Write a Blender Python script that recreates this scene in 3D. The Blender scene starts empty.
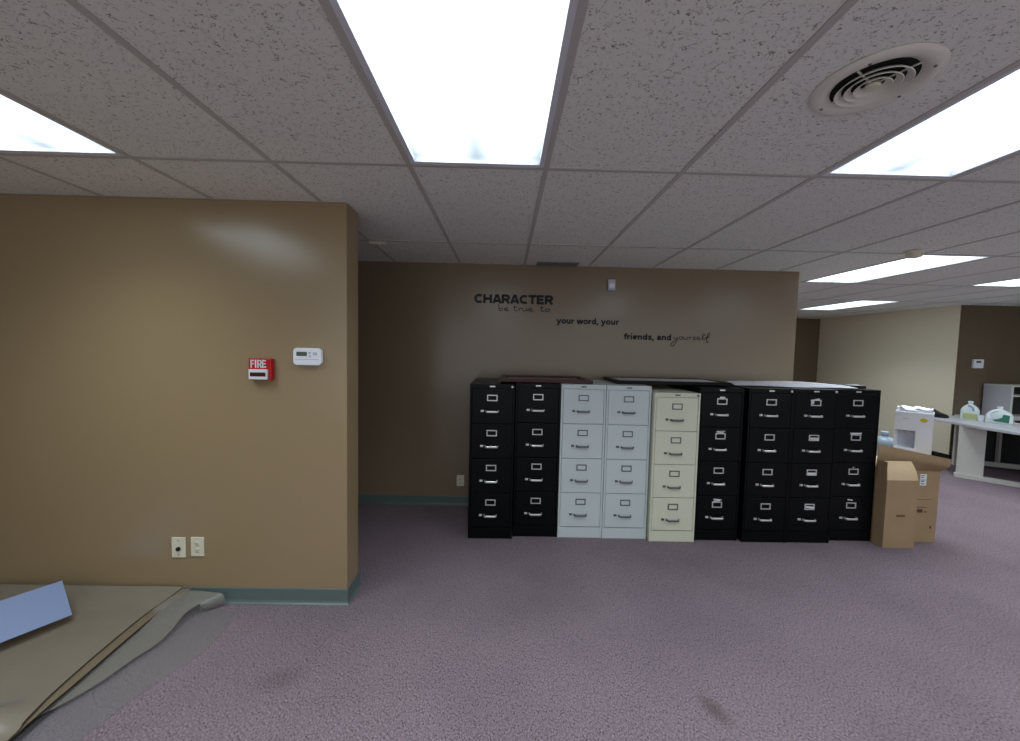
import bpy, bmesh, math, random
from mathutils import Vector, Matrix

random.seed(7)
S = bpy.context.scene
COL = S.collection
PI = math.pi

# ------------------------------------------------------------------ camera
YAW, PITCH, ROLL, FPX, HC = 0.0129, -0.0534, 0.0214, 381.2929, 1.5941
cy, sy, cp, sp, cr, sr = (math.cos(YAW), math.sin(YAW), math.cos(PITCH), math.sin(PITCH), math.cos(ROLL), math.sin(ROLL))
vF = Vector((sy * cp, cy * cp, sp))
v0 = Vector((cy, -sy, 0))
u0 = v0.cross(vF)
vR = cr * v0 + sr * u0
vU = -sr * v0 + cr * u0
cam = bpy.data.cameras.new('camera')
cam.sensor_fit = 'HORIZONTAL'
cam.sensor_width = 36
cam.lens = FPX / 1020 * 36
cam.clip_start = 0.05
camo = bpy.data.objects.new('camera', cam)
COL.objects.link(camo)
m = Matrix(((vR.x, vU.x, -vF.x, 0), (vR.y, vU.y, -vF.y, 0), (vR.z, vU.z, -vF.z, HC), (0, 0, 0, 1)))
camo.matrix_world = m
S.camera = camo

# ------------------------------------------------------------------ world, exposure, lamps
w = bpy.data.worlds.new('world')
S.world = w
w.use_nodes = True
# fill daylight, let in only by unseen windows added behind the photographer
w.node_tree.nodes['Background'].inputs[0].default_value = (0.93, 0.97, 1.0, 1)
w.node_tree.nodes['Background'].inputs[1].default_value = 0.75
YF = -3.2            # unseen wall behind the photographer, its windows added for fill light
pl_ = bpy.data.lights.new('added_window_portal', 'AREA')
pl_.shape = 'RECTANGLE'
pl_.size, pl_.size_y = 12.0, 2.0
pl_.cycles.is_portal = True
plo = bpy.data.objects.new('added_window_portal', pl_)
COL.objects.link(plo)
plo.location = (2.0, YF - .02, 1.35)
plo.rotation_euler = (math.radians(90), 0, 0)
S.view_settings.view_transform = 'Standard'
S.view_settings.look = 'None'
S.view_settings.gamma = 1
S.view_settings.exposure = 0.24
S.view_settings.use_curve_mapping = False
LENS_GLOW = 2.6        # radiance of the acrylic lens itself
TUBE_POWER = 20.0      # watts of the tubes behind each lens, spread limited by its prisms
try:
    S.cycles.use_denoising = True
    S.cycles.max_bounces = 12
    S.cycles.diffuse_bounces = 8
    S.cycles.sample_clamp_indirect = 6
    S.cycles.caustics_reflective = False
    S.cycles.caustics_refractive = False
except Exception:
    pass


# ------------------------------------------------------------------ helpers
def srgb(r, g, b):
    def f(c):
        c /= 255
        return c / 12.92 if c <= 0.04045 else ((c + 0.055) / 1.055) ** 2.4
    return (f(r), f(g), f(b), 1)


def mat(name, col, rough=0.5, metal=0.0, spec=0.5, noise=None, bump=None, trans=0.0, ior=1.45, alpha=1.0, coat=0.0):
    """noise = (scale, amount, stretch), bump = (scale, strength, distance)"""
    M = bpy.data.materials.new(name)
    M.use_nodes = True
    nt = M.node_tree
    b = nt.nodes['Principled BSDF']
    b.inputs['Base Color'].default_value = col
    b.inputs['Roughness'].default_value = rough
    b.inputs['Metallic'].default_value = metal
    b.inputs['Specular IOR Level'].default_value = spec
    b.inputs['Transmission Weight'].default_value = trans
    b.inputs['IOR'].default_value = ior
    b.inputs['Alpha'].default_value = alpha
    b.inputs['Coat Weight'].default_value = coat
    tc = nt.nodes.new('ShaderNodeTexCoord')
    if noise:
        n = nt.nodes.new('ShaderNodeTexNoise')
        n.inputs['Scale'].default_value = noise[0]
        n.inputs['Detail'].default_value = 4
        nt.links.new(tc.outputs['Object'], n.inputs['Vector'])
        hs = nt.nodes.new('ShaderNodeMapRange')
        hs.inputs[1].default_value = 0.3
        hs.inputs[2].default_value = 0.7
        hs.inputs[3].default_value = 1 - noise[1]
        hs.inputs[4].default_value = 1 + noise[1]
        nt.links.new(n.outputs['Fac'], hs.inputs[0])
        mx = nt.nodes.new('ShaderNodeVectorMath')
        mx.operation = 'SCALE'
        mx.inputs[0].default_value = col[:3]
        nt.links.new(hs.outputs[0], mx.inputs['Scale'])
        nt.links.new(mx.outputs[0], b.inputs['Base Color'])
    if bump:
        n2 = nt.nodes.new('ShaderNodeTexNoise')
        n2.inputs['Scale'].default_value = bump[0]
        n2.inputs['Detail'].default_value = 3
        nt.links.new(tc.outputs['Object'], n2.inputs['Vector'])
        bp = nt.nodes.new('ShaderNodeBump')
        bp.inputs['Strength'].default_value = bump[1]
        bp.inputs['Distance'].default_value = bump[2]
        nt.links.new(n2.outputs['Fac'], bp.inputs['Height'])
        nt.links.new(bp.outputs[0], b.inputs['Normal'])
    return M


class MB:
    """collects shapes and links them as one mesh object"""
    def __init__(self):
        self.bm = bmesh.new()

    def _merge(self, b2, M=None):
        if M is not None:
            b2.transform(M)
        me = bpy.data.meshes.new('tmp')
        b2.to_mesh(me)
        b2.free()
        self.bm.from_mesh(me)
        bpy.data.meshes.remove(me)

    def box(self, x0, x1, y0, y1, z0, z1, bev=0.0, seg=2, M=None):
        b = bmesh.new()
        bmesh.ops.create_cube(b, size=1)
        for v in b.verts:
            v.co = Vector((x0 + (v.co.x + .5) * (x1 - x0), y0 + (v.co.y + .5) * (y1 - y0), z0 + (v.co.z + .5) * (z1 - z0)))
        if bev > 0:
            bmesh.ops.bevel(b, geom=list(b.edges), offset=bev, segments=seg, profile=0.6, affect='EDGES')
        self._merge(b, M)
        return self

    def quad(self, pts):
        vs = [self.bm.verts.new(p) for p in pts]
        self.bm.faces.new(vs)
        return self

    def lathe(self, prof, n=32, cen=(0, 0), M=None, cap=True):
        """prof = [(r, z)...] about the vertical through cen"""
        b = bmesh.new()
        rings = []
        for r, z in prof:
            rings.append([b.verts.new((cen[0] + r * math.cos(2 * PI * k / n), cen[1] + r * math.sin(2 * PI * k / n), z)) for k in range(n)])
        for a, c in zip(rings, rings[1:]):
            for k in range(n):
                b.faces.new((a[k], a[(k + 1) % n], c[(k + 1) % n], c[k]))
        if cap:
            b.faces.new(rings[0][::-1])
            b.faces.new(rings[-1])
        self._merge(b, M)
        return self

    def tube(self, pts, r, n=10, sx=1.0, sz=1.0, cap=True, M=None, up=None):
        b = bmesh.new()
        pts = [Vector(p) for p in pts]
        rings = []
        up0 = Vector(up) if up else Vector((0, 0, 1))
        for i, p in enumerate(pts):
            t = (pts[min(i + 1, len(pts) - 1)] - pts[max(i - 1, 0)]).normalized()
            a = t.cross(up0)
            if a.length < 1e-4:
                a = t.cross(Vector((0, 1, 0)))
            a.normalize()
            c = a.cross(t).normalized()
            rr = r[i] if isinstance(r, (list, tuple)) else r
            rings.append([b.verts.new(p + a * rr * sx * math.cos(2 * PI * k / n) + c * rr * sz * math.sin(2 * PI * k / n)) for k in range(n)])
        for q, s in zip(rings, rings[1:]):
            for k in range(n):
                b.faces.new((q[k], q[(k + 1) % n], s[(k + 1) % n], s[k]))
        if cap:
            b.faces.new(rings[0][::-1])
            b.faces.new(rings[-1])
        bmesh.ops.recalc_face_normals(b, faces=b.faces)
        self._merge(b, M)
        return self

    def prism(self, poly, z0, z1, bev=0.0, M=None):
        b = bmesh.new()
        lo = [b.verts.new((x, y, z0)) for x, y in poly]
        hi = [b.verts.new((x, y, z1)) for x, y in poly]
        b.faces.new(lo[::-1])
        b.faces.new(hi)
        n = len(poly)
        for k in range(n):
            b.faces.new((lo[k], lo[(k + 1) % n], hi[(k + 1) % n], hi[k]))
        bmesh.ops.recalc_face_normals(b, faces=b.faces)
        if bev:
            bmesh.ops.bevel(b, geom=list(b.edges), offset=bev, segments=2, profile=0.6, affect='EDGES')
        self._merge(b, M)
        return self

    def grid(self, rows, thick=0.003, M=None):
        """rows: list of equally long point lists; a sheet with thickness"""
        b = bmesh.new()
        nr, nc = len(rows), len(rows[0])
        V = [[b.verts.new(p) for p in r] for r in rows]
        for i in range(nr - 1):
            for j in range(nc - 1):
                b.faces.new((V[i][j], V[i][j + 1], V[i + 1][j + 1], V[i + 1][j]))
        bmesh.ops.recalc_face_normals(b, faces=b.faces)
        if thick:
            bmesh.ops.solidify(b, geom=list(b.faces), thickness=thick)
        self._merge(b, M)
        return self

    def ring(self, x0, x1, z0, z1, t, y0, y1, bev=0.0, M=None):
        """rectangular picture-frame ring in the xz plane"""
        self.box(x0, x1, y0, y1, z1 - t, z1, bev, M=M)
        self.box(x0, x1, y0, y1, z0, z0 + t, bev, M=M)
        self.box(x0, x0 + t, y0, y1, z0 + t, z1 - t, bev, M=M)
        self.box(x1 - t, x1, y0, y1, z0 + t, z1 - t, bev, M=M)
        return self

    def build(self, name, material, parent=None, loc=None, smooth=False, autos=None):
        me = bpy.data.meshes.new(name)
        self.bm.to_mesh(me)
        self.bm.free()
        for mm in (material if isinstance(material, (list, tuple)) else [material]):
            me.materials.append(mm)
        if smooth:
            for p in me.polygons:
                p.use_smooth = True
            try:
                me.set_sharp_from_angle(angle=math.radians(40))
            except Exception:
                pass
        o = bpy.data.objects.new(name, me)
        COL.objects.link(o)
        if parent is not None:
            o.parent = parent
        if loc is not None:
            o.location = loc
        return o


def tag(o, label, cat, group=None):
    o['label'] = label
    o['category'] = cat
    if group:
        o['group'] = group
    return o


def thing(name, label, cat, loc=(0, 0, 0), rz=0.0, group=None):
    o = bpy.data.objects.new(name, None)
    o.empty_display_size = 0.1
    COL.objects.link(o)
    o.location = loc
    o.rotation_euler = (0, 0, rz)
    return tag(o, label, cat, group)


def struct(o):
    o['kind'] = 'structure'
    return o


def inst(name, src, parent, loc=None):
    o = src.copy()
    o.name = name
    COL.objects.link(o)
    o.parent = parent
    if loc is not None:
        o.location = loc
    return o


# ------------------------------------------------------------------ materials
BROWN = srgb(155, 134, 102)
BROWN_DIM = srgb(135, 118, 96)  # rear wall: the brown darkened to put its weaker light into the colour
DKBROWN = srgb(112, 98, 80)
M_wall = mat('satin_brown_paint', BROWN, rough=0.25, spec=0.85, bump=(5, 0.04, 0.02))
M_wall_dim = mat('satin_brown_paint_dimmed', BROWN_DIM, rough=0.25, spec=0.85, bump=(5, 0.04, 0.02))
M_dkwall = mat('dark_brown_paint', DKBROWN, rough=0.45, spec=0.35)
M_beige = mat('beige_paint', srgb(238, 230, 204), rough=0.5, spec=0.35)
M_cove = mat('grey_green_vinyl', srgb(98, 112, 110), rough=0.35, spec=0.5)
M_darkbase = mat('dark_vinyl', srgb(22, 22, 22), rough=0.4)
M_tee = mat('ceiling_tee_paint', srgb(198, 196, 190), rough=0.45)
M_trim = mat('lamp_frame_paint', srgb(226, 229, 236), rough=0.4)
M_black = mat('black_enamel', (0.0022, 0.0032, 0.004, 1), rough=0.34, spec=0.2, bump=(400, 0.05, 0.001))
M_slot = mat('dark_gap', (0.004, 0.004, 0.005, 1), rough=0.8)
M_white = mat('pale_grey_enamel', srgb(206, 216, 217), rough=0.4, spec=0.4)
M_putty = mat('putty_enamel', srgb(219, 220, 199), rough=0.42, spec=0.4)
M_chrome = mat('satin_chrome', (0.78, 0.78, 0.77, 1), rough=0.33, metal=0.65)
M_gun = mat('dark_nickel', (0.16, 0.17, 0.18, 1), rough=0.35, metal=0.6)
M_card = mat('white_card', srgb(225, 230, 235), rough=0.7)
M_paper = mat('white_paper', srgb(214, 214, 224), rough=0.55)
M_cardboard = mat('cardboard', srgb(164, 139, 108), rough=0.85, spec=0.15, noise=(6, 0.06))
M_cardlight = mat('cardboard_inside', srgb(222, 196, 160), rough=0.85, spec=0.15, noise=(6, 0.06))
M_ink = mat('brown_ink', srgb(86, 62, 44), rough=0.8)
M_plastic = mat('white_plastic', srgb(246, 248, 255), rough=0.3)
M_plasticgrey = mat('grey_plastic', srgb(196, 200, 214), rough=0.4)
M_yellow = mat('yellow_sticker', srgb(214, 204, 50), rough=0.5)
M_bluejug = mat('blue_jug_plastic', srgb(186, 206, 226), rough=0.15, trans=0.4, ior=1.3)
M_lam = mat('grey_laminate', srgb(190, 190, 196), rough=0.35)
M_lamwarm = mat('warm_grey_laminate', srgb(206, 206, 198), rough=0.45)
M_modesty = mat('charcoal_panel', srgb(58, 62, 62), rough=0.6)
M_clear = mat('clear_jug_plastic', srgb(232, 242, 244), rough=0.25, trans=0.12, ior=1.25)
M_liquid = mat('yellow_green_liquid', srgb(214, 226, 150), rough=0.2, trans=0.3, ior=1.3)
M_green = mat('green_label', srgb(52, 122, 98), rough=0.5)
M_shoe = mat('black_leather', srgb(24, 25, 28), rough=0.45)
M_ivory = mat('ivory_plastic', srgb(222, 218, 196), rough=0.4)
M_red = mat('red_enamel', srgb(186, 22, 26), rough=0.35)
M_darkred = mat('dark_red_plastic', srgb(74, 10, 22), rough=0.4)
M_lcd = mat('lcd_grey', srgb(86, 96, 88), rough=0.2)
M_vent = mat('vent_enamel', srgb(236, 234, 222), rough=0.25, spec=0.7)
M_decal = mat('black_vinyl', (0.006, 0.006, 0.008, 1), rough=0.5)
M_mahog = mat('mahogany_frame', srgb(66, 26, 28), rough=0.35)
M_mirror = mat('picture_glass', srgb(150, 140, 128), rough=0.25)
M_bluepanel = mat('blue_grey_board', srgb(132, 148, 186), rough=0.5)
M_boardedge = mat('white_board_edge', srgb(200, 210, 230), rough=0.6)
M_stainless = mat('grey_metal', srgb(120, 120, 118), rough=0.4, metal=0.3)


def mix_rgb(nt, a, b, fac):
    n = nt.nodes.new('ShaderNodeMix')
    n.data_type = 'RGBA'
    nt.links.new(fac, n.inputs[0])
    for s, v in ((6, a), (7, b)):
        if isinstance(v, tuple):
            n.inputs[s].default_value = v
        else:
            nt.links.new(v, n.inputs[s])
    return n.outputs[2]


def maprange(nt, src, a, b, c=0.0, d=1.0, interp='LINEAR'):
    n = nt.nodes.new('ShaderNodeMapRange')
    n.interpolation_type = interp
    for i, v in enumerate((a, b, c, d)):
        n.inputs[i + 1].default_value = v
    nt.links.new(src, n.inputs[0])
    return n.outputs[0]


def texn(nt, vec, scale, detail=3, rough=0.5):
    n = nt.nodes.new('ShaderNodeTexNoise')
    n.inputs['Scale'].default_value = scale
    n.inputs['Detail'].default_value = detail
    n.inputs['Roughness'].default_value = rough
    nt.links.new(vec, n.inputs['Vector'])
    return n.outputs['Fac']


def mapping(nt, vec, loc=(0, 0, 0), sc=(1, 1, 1), rot=(0, 0, 0)):
    n = nt.nodes.new('ShaderNodeMapping')
    n.inputs['Location'].default_value = loc
    n.inputs['Scale'].default_value = sc
    n.inputs['Rotation'].default_value = rot
    nt.links.new(vec, n.inputs['Vector'])
    return n.outputs[0]


def carpet_material():
    M = bpy.data.materials.new('mauve_carpet')
    M.use_nodes = True
    nt = M.node_tree
    b = nt.nodes['Principled BSDF']
    tc = nt.nodes.new('ShaderNodeTexCoord').outputs['Object']
    fine = texn(nt, mapping(nt, tc, sc=(1, .75, 1), rot=(0, 0, .5)), 140, 3, 0.75)
    mid = texn(nt, tc, 34, 2, 0.6)
    big = texn(nt, tc, 1.1, 3, 0.6)
    c = mix_rgb(nt, srgb(68, 57, 63), srgb(164, 149, 157), maprange(nt, fine, 0.36, 0.64))
    c = mix_rgb(nt, c, srgb(142, 123, 134), maprange(nt, mid, 0.35, 0.75, 0, 0.6))
    dk = nt.nodes.new('ShaderNodeMix')
    dk.data_type = 'RGBA'
    dk.blend_type = 'MULTIPLY'
    dk.inputs[7].default_value = (0.82, 0.82, 0.84, 1)
    nt.links.new(maprange(nt, big, 0.42, 0.7), dk.inputs[0])
    nt.links.new(c, dk.inputs[6])
    c = dk.outputs[2]
    # worn dirty spots on the carpet
    for (x, y, rx, ry, rot, amt) in ((-1.04, 1.75, .12, .07, .3, .30), (0.97, 1.62, .045, .08, .4, .6), (0.2, 2.3, .35, .2, 0, .12)):
        mp = nt.nodes.new('ShaderNodeMapping')
        mp.vector_type = 'TEXTURE'
        mp.inputs['Location'].default_value = (x, y, 0)
        mp.inputs['Rotation'].default_value = (0, 0, rot)
        mp.inputs['Scale'].default_value = (rx, ry, 1)
        nt.links.new(tc, mp.inputs['Vector'])
        ln = nt.nodes.new('ShaderNodeVectorMath')
        ln.operation = 'LENGTH'
        nt.links.new(mp.outputs[0], ln.inputs[0])
        f = maprange(nt, ln.outputs['Value'], 1.25, 0.3, 0, amt)
        c = mix_rgb(nt, c, srgb(84, 74, 66), f)
    nt.links.new(c, b.inputs['Base Color'])
    b.inputs['Roughness'].default_value = 0.95
    b.inputs['Specular IOR Level'].default_value = 0.1
    bp = nt.nodes.new('ShaderNodeBump')
    bp.inputs['Strength'].default_value = 0.7
    bp.inputs['Distance'].default_value = 0.004
    nt.links.new(fine, bp.inputs['Height'])
    nt.links.new(bp.outputs[0], b.inputs['Normal'])
    return M


def tile_material():
    M = bpy.data.materials.new('fissured_ceiling_tile')
    M.use_nodes = True
    nt = M.node_tree
    b = nt.nodes['Principled BSDF']
    tc = nt.nodes.new('ShaderNodeTexCoord').outputs['Object']
    # worm-like fissures: short pieces of thin noise contours
    def worm(sx, sy, width, gs, off):
        n_ = texn(nt, mapping(nt, tc, loc=(off, off, 0), sc=(sx, sy, 1)), 1.0, 1, 0.4)
        sb = nt.nodes.new('ShaderNodeMath'); sb.operation = 'SUBTRACT'
        nt.links.new(n_, sb.inputs[0]); sb.inputs[1].default_value = 0.5
        ab = nt.nodes.new('ShaderNodeMath'); ab.operation = 'ABSOLUTE'
        nt.links.new(sb.outputs[0], ab.inputs[0])
        line = maprange(nt, ab.outputs[0], width, width * .4)
        g = maprange(nt, texn(nt, mapping(nt, tc, loc=(3 + off, 1, 0)), gs, 1), 0.56, 0.63)
        m_ = nt.nodes.new('ShaderNodeMath'); m_.operation = 'MULTIPLY'
        nt.links.new(line, m_.inputs[0]); nt.links.new(g, m_.inputs[1])
        return m_.outputs[0]
    mxx = nt.nodes.new('ShaderNodeMath')
    mxx.operation = 'MAXIMUM'
    nt.links.new(worm(46, 70, .026, 56, 0), mxx.inputs[0])
    nt.links.new(worm(75, 100, .034, 80, 7), mxx.inputs[1])
    fleck = texn(nt, tc, 160, 2)
    base = mix_rgb(nt, srgb(236, 239, 230), srgb(248, 250, 243), fleck)
    c = mix_rgb(nt, base, srgb(158, 153, 146), mxx.outputs[0])
    nt.links.new(c, b.inputs['Base Color'])
    b.inputs['Roughness'].default_value = 0.9
    b.inputs['Specular IOR Level'].default_value = 0.15
    inv = maprange(nt, mxx.outputs[0], 0, 1, 1, 0)
    bp = nt.nodes.new('ShaderNodeBump')
    bp.inputs['Strength'].default_value = 0.6
    bp.inputs['Distance'].default_value = 0.004
    nt.links.new(inv, bp.inputs['Height'])
    nt.links.new(bp.outputs[0], b.inputs['Normal'])
    return M


def lamp_material():
    """prismatic acrylic lens lit by two tubes: bright along each tube, softer between them and at the ends"""
    M = bpy.data.materials.new('lit_lamp_lens')
    M.use_nodes = True
    nt = M.node_tree
    nt.nodes.remove(nt.nodes['Principled BSDF'])
    out = nt.nodes['Material Output']
    tc = nt.nodes.new('ShaderNodeTexCoord').outputs['Object']
    sep = nt.nodes.new('ShaderNodeSeparateXYZ')
    nt.links.new(tc, sep.inputs[0])
    ax = nt.nodes.new('ShaderNodeMath'); ax.operation = 'ABSOLUTE'
    nt.links.new(sep.outputs['X'], ax.inputs[0])
    d = nt.nodes.new('ShaderNodeMath'); d.operation = 'SUBTRACT'
    nt.links.new(ax.outputs[0], d.inputs[0]); d.inputs[1].default_value = 0.145
    dd = nt.nodes.new('ShaderNodeMath'); dd.operation = 'ABSOLUTE'
    nt.links.new(d.outputs[0], dd.inputs[0])
    tube = maprange(nt, dd.outputs[0], 0.0, 0.15, 1.0, 0.0, 'SMOOTHSTEP')
    ay = nt.nodes.new('ShaderNodeMath'); ay.operation = 'ABSOLUTE'
    nt.links.new(sep.outputs['Y'], ay.inputs[0])
    end = maprange(nt, ay.outputs[0], 0.63, 0.30, 0.45, 1.0, 'SMOOTHSTEP')
    st = nt.nodes.new('ShaderNodeMath'); st.operation = 'MULTIPLY_ADD'
    nt.links.new(tube, st.inputs[0]); st.inputs[1].default_value = LENS_GLOW * 0.9; st.inputs[2].default_value = LENS_GLOW * 0.30
    s2 = nt.nodes.new('ShaderNodeMath'); s2.operation = 'MULTIPLY'
    nt.links.new(st.outputs[0], s2.inputs[0]); nt.links.new(end, s2.inputs[1])
    e = nt.nodes.new('ShaderNodeEmission')
    e.inputs['Color'].default_value = (0.78, 0.93, 1.0, 1)
    nt.links.new(s2.outputs[0], e.inputs['Strength'])
    tr = nt.nodes.new('ShaderNodeBsdfTransparent')
    mx = nt.nodes.new('ShaderNodeAddShader')
    tr.inputs[0].default_value = (.5, .5, .5, 1)
    nt.links.new(e.outputs[0], mx.inputs[0])
    nt.links.new(tr.outputs[0], mx.inputs[1])
    nt.links.new(mx.outputs[0], out.inputs['Surface'])
    return M


def vinyl_material(name, col, alpha, rough, ribs=False):
    M = bpy.data.materials.new(name)
    M.use_nodes = True
    nt = M.node_tree
    b = nt.nodes['Principled BSDF']
    b.inputs['Base Color'].default_value = col
    b.inputs['Roughness'].default_value = rough
    b.inputs['Specular IOR Level'].default_value = 0.6
    b.inputs['Alpha'].default_value = alpha
    tc = nt.nodes.new('ShaderNodeTexCoord').outputs['Object']
    n = texn(nt, mapping(nt, tc, sc=(1, 2.2, 1)), 5, 3)
    c = mix_rgb(nt, tuple(x * 0.86 for x in col[:3]) + (1,), col, n)
    nt.links.new(c, b.inputs['Base Color'])
    bp = nt.nodes.new('ShaderNodeBump')
    bp.inputs['Strength'].default_value = 0.25
    bp.inputs['Distance'].default_value = 0.01
    if ribs:
        wv = nt.nodes.new('ShaderNodeTexWave')
        wv.bands_direction = 'Y'
        wv.inputs['Scale'].default_value = 26
        nt.links.new(tc, wv.inputs['Vector'])
        nt.links.new(wv.outputs['Fac'], bp.inputs['Height'])
        bp.inputs['Distance'].default_value = 0.002
    else:
        nt.links.new(texn(nt, tc, 7, 2), bp.inputs['Height'])
    nt.links.new(bp.outputs[0], b.inputs['Normal'])
    return M


M_carpet = carpet_material()
M_tile = tile_material()
M_lamp = lamp_material()
def clear_vinyl(name, col, body, rough, ribs):
    """see-through sheet: part of the light passes, part scatters, the surface mirrors"""
    M = bpy.data.materials.new(name)
    M.use_nodes = True
    nt = M.node_tree
    nt.nodes.remove(nt.nodes['Principled BSDF'])
    tc = nt.nodes.new('ShaderNodeTexCoord').outputs['Object']
    bp = nt.nodes.new('ShaderNodeBump')
    if ribs:
        wv = nt.nodes.new('ShaderNodeTexWave')
        wv.bands_direction = 'Y'
        wv.inputs['Scale'].default_value = 22
        nt.links.new(tc, wv.inputs['Vector'])
        nt.links.new(wv.outputs['Fac'], bp.inputs['Height'])
        bp.inputs['Strength'].default_value = 0.35
        bp.inputs['Distance'].default_value = 0.002
    else:
        nt.links.new(texn(nt, mapping(nt, tc, sc=(1.6, .8, 1)), 9, 2), bp.inputs['Height'])
        bp.inputs['Strength'].default_value = 0.22
        bp.inputs['Distance'].default_value = 0.02
    tr = nt.nodes.new('ShaderNodeBsdfTransparent')
    tr.inputs[0].default_value = (.975, .97, .96, 1)
    df = nt.nodes.new('ShaderNodeBsdfDiffuse')
    df.inputs[0].default_value = col
    gl = nt.nodes.new('ShaderNodeBsdfGlossy')
    gl.inputs['Roughness'].default_value = rough
    lw = nt.nodes.new('ShaderNodeLayerWeight')      # Schlick reflectance, alike on both sides of the thin sheet
    lw.inputs['Blend'].default_value = 0.5
    for n_ in (df, gl, lw):
        nt.links.new(bp.outputs[0], n_.inputs['Normal'])
    pw = nt.nodes.new('ShaderNodeMath'); pw.operation = 'POWER'
    nt.links.new(lw.outputs['Facing'], pw.inputs[0]); pw.inputs[1].default_value = 5
    fr = nt.nodes.new('ShaderNodeMath'); fr.operation = 'MULTIPLY_ADD'
    nt.links.new(pw.outputs[0], fr.inputs[0]); fr.inputs[1].default_value = .95; fr.inputs[2].default_value = .05
    m1 = nt.nodes.new('ShaderNodeMixShader')
    m1.inputs[0].default_value = body
    nt.links.new(tr.outputs[0], m1.inputs[1])
    nt.links.new(df.outputs[0], m1.inputs[2])
    m2 = nt.nodes.new('ShaderNodeMixShader')
    nt.links.new(fr.outputs[0], m2.inputs[0])
    nt.links.new(m1.outputs[0], m2.inputs[1])
    nt.links.new(gl.outputs[0], m2.inputs[2])
    nt.links.new(m2.outputs[0], nt.nodes['Material Output'].inputs['Surface'])
    return M


M_matTop = vinyl_material('hazy_vinyl_sheet', srgb(134, 126, 112), 0.97, 0.24)
M_matMid = clear_vinyl('grey_vinyl_sheet', srgb(166, 163, 155), 0.33, 0.22, False)
M_matFlat = clear_vinyl('clear_ribbed_vinyl', srgb(176, 178, 184), 0.14, 0.22, True)

# ------------------------------------------------------------------ room shell
H = 2.44
XE = -0.951          # free end of the stub wall
YL = 2.30            # front face of the stub wall
YR = 3.83            # rear wall
XW, XB = -4.6, 12.5
struct(MB().box(XW, XB, YF, 9.2, -0.1, 0.0).build('floor', M_carpet))

P = 0.634
GX, GY = -0.463, 1.817
lights = [(-3, -1), (0, -1), (3, -1), (6, -1), (9, -1), (12, -1), (-3, -3), (0, -3), (3, -3), (6, -3), (9, -3),
          (6, 1), (9, 1), (12, 1), (9, 3), (6, 3)]
lset = {(i, j) for i, j in lights}
cl = MB()
i0, i1, j0, j1 = -7, 21, -6, 6
for i in range(i0, i1):
    for j in range(j0, j1):
        if (i, j) in lset:
            continue
        x0, y0 = GX + i * P, GY + j * 2 * P
        x1, y1 = x0 + P, y0 + 2 * P
        x0, x1 = max(x0, XW), min(x1, XB)
        y0, y1 = max(y0, YF), min(y1, 9.2)
        if x1 - x0 < 0.01 or y1 - y0 < 0.01:
            continue
        cl.box(x0, x1, y0, y1, H, H + 0.016)
struct(cl.build('ceiling', M_tile))
tg = MB()
for i in range(i0, i1 + 1):
    x = GX + i * P
    if XW < x < XB:
        tg.box(x - .012, x + .012, YF, 9.2, H - .004, H - .0003)
for j in range(j0, j1 + 1):
    y = GY + j * 2 * P
    if YF < y < 9.2:
        tg.box(XW, XB, y - .012, y + .012, H - .0039, H - .0004)
struct(tg.build('trim_1', M_tee))

struct(MB().box(XW, XE, YL, 2.48, 0, H, .006, 3).build('wall_left', M_wall))
struct(MB().box(XW, 2.925, YR, YR + .16, 0, H).build('wall_rear', M_wall_dim))
struct(MB().box(7.03, 7.2, 5.86, 8.5, 0, H).build('wall_right', M_beige))
struct(MB().box(7.031, XB, 5.85, 6.0, 0, H).build('wall_far_right', M_dkwall))
struct(MB().box(2.925, 7.2, 8.5, 8.65, 0, H).build('wall_far', M_dkwall))
struct(MB().box(XW - .15, XW, YF, 9.2, 0, H).build('wall_far_left', M_wall))
struct(MB().box(XB, XB + .15, YF, 9.2, 0, H).build('wall_far_side', M_beige))
struct(MB().box(XW, XB, YF - .15, YF, 0, .35).box(XW, XB, YF - .15, YF, 2.35, H).box(XW, -4, YF - .15, YF, .35, 2.35).box(8, XB, YF - .15, YF, .35, 2.35).build('wall_front', M_beige))
b = MB()
for k in range(9):
    b.box(-4 + k * 1.5 - .03, -4 + k * 1.5 + .03, YF - .1, YF - .04, .35, 2.35)
struct(b.build('added_window_1', M_tee))  # bars of an invented window row, out of view, added to brighten the ceiling


def cove(name, pts, mt, h=0.095, t=0.006):
    """vinyl cove base: a flat strip with a small toe flaring on to the carpet; pts run with the room on their right"""
    b = MB()
    prof = [(0.0, h), (t * .6, h), (t, h - .004), (t, .02), (t + .004, .008), (t + .013, .002), (t + .013, 0.0), (0, 0)]
    rows = []
    for k, p in enumerate(pts):
        p = Vector((p[0], p[1], 0))
        ns = []
        for a, c in ((k - 1, k), (k, k + 1)):
            if 0 <= a and c < len(pts):
                d = Vector((pts[c][0] - pts[a][0], pts[c][1] - pts[a][1], 0)).normalized()
                ns.append(Vector((d.y, -d.x, 0)))
        n = ns[0] if len(ns) == 1 else (ns[0] + ns[1]) / (1 + ns[0].dot(ns[1]))
        rows.append([p + n * o + Vector((0, 0, z)) for o, z in prof])
    b.grid(rows, 0)
    return struct(b.build(name, mt))


cove('baseboard_left', [(XW, YL), (XE, YL), (XE, 2.48), (XW, 2.48)], M_cove)
cove('baseboard_rear', [(XW, YR), (2.92, YR)], M_cove)
cove('baseboard_right', [(7.03, 8.5), (7.03, 5.85), (7.1, 5.85)], M_darkbase)
cove('baseboard_far', [(2.95, 8.5), (7.02, 8.5)], M_darkbase)

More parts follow.
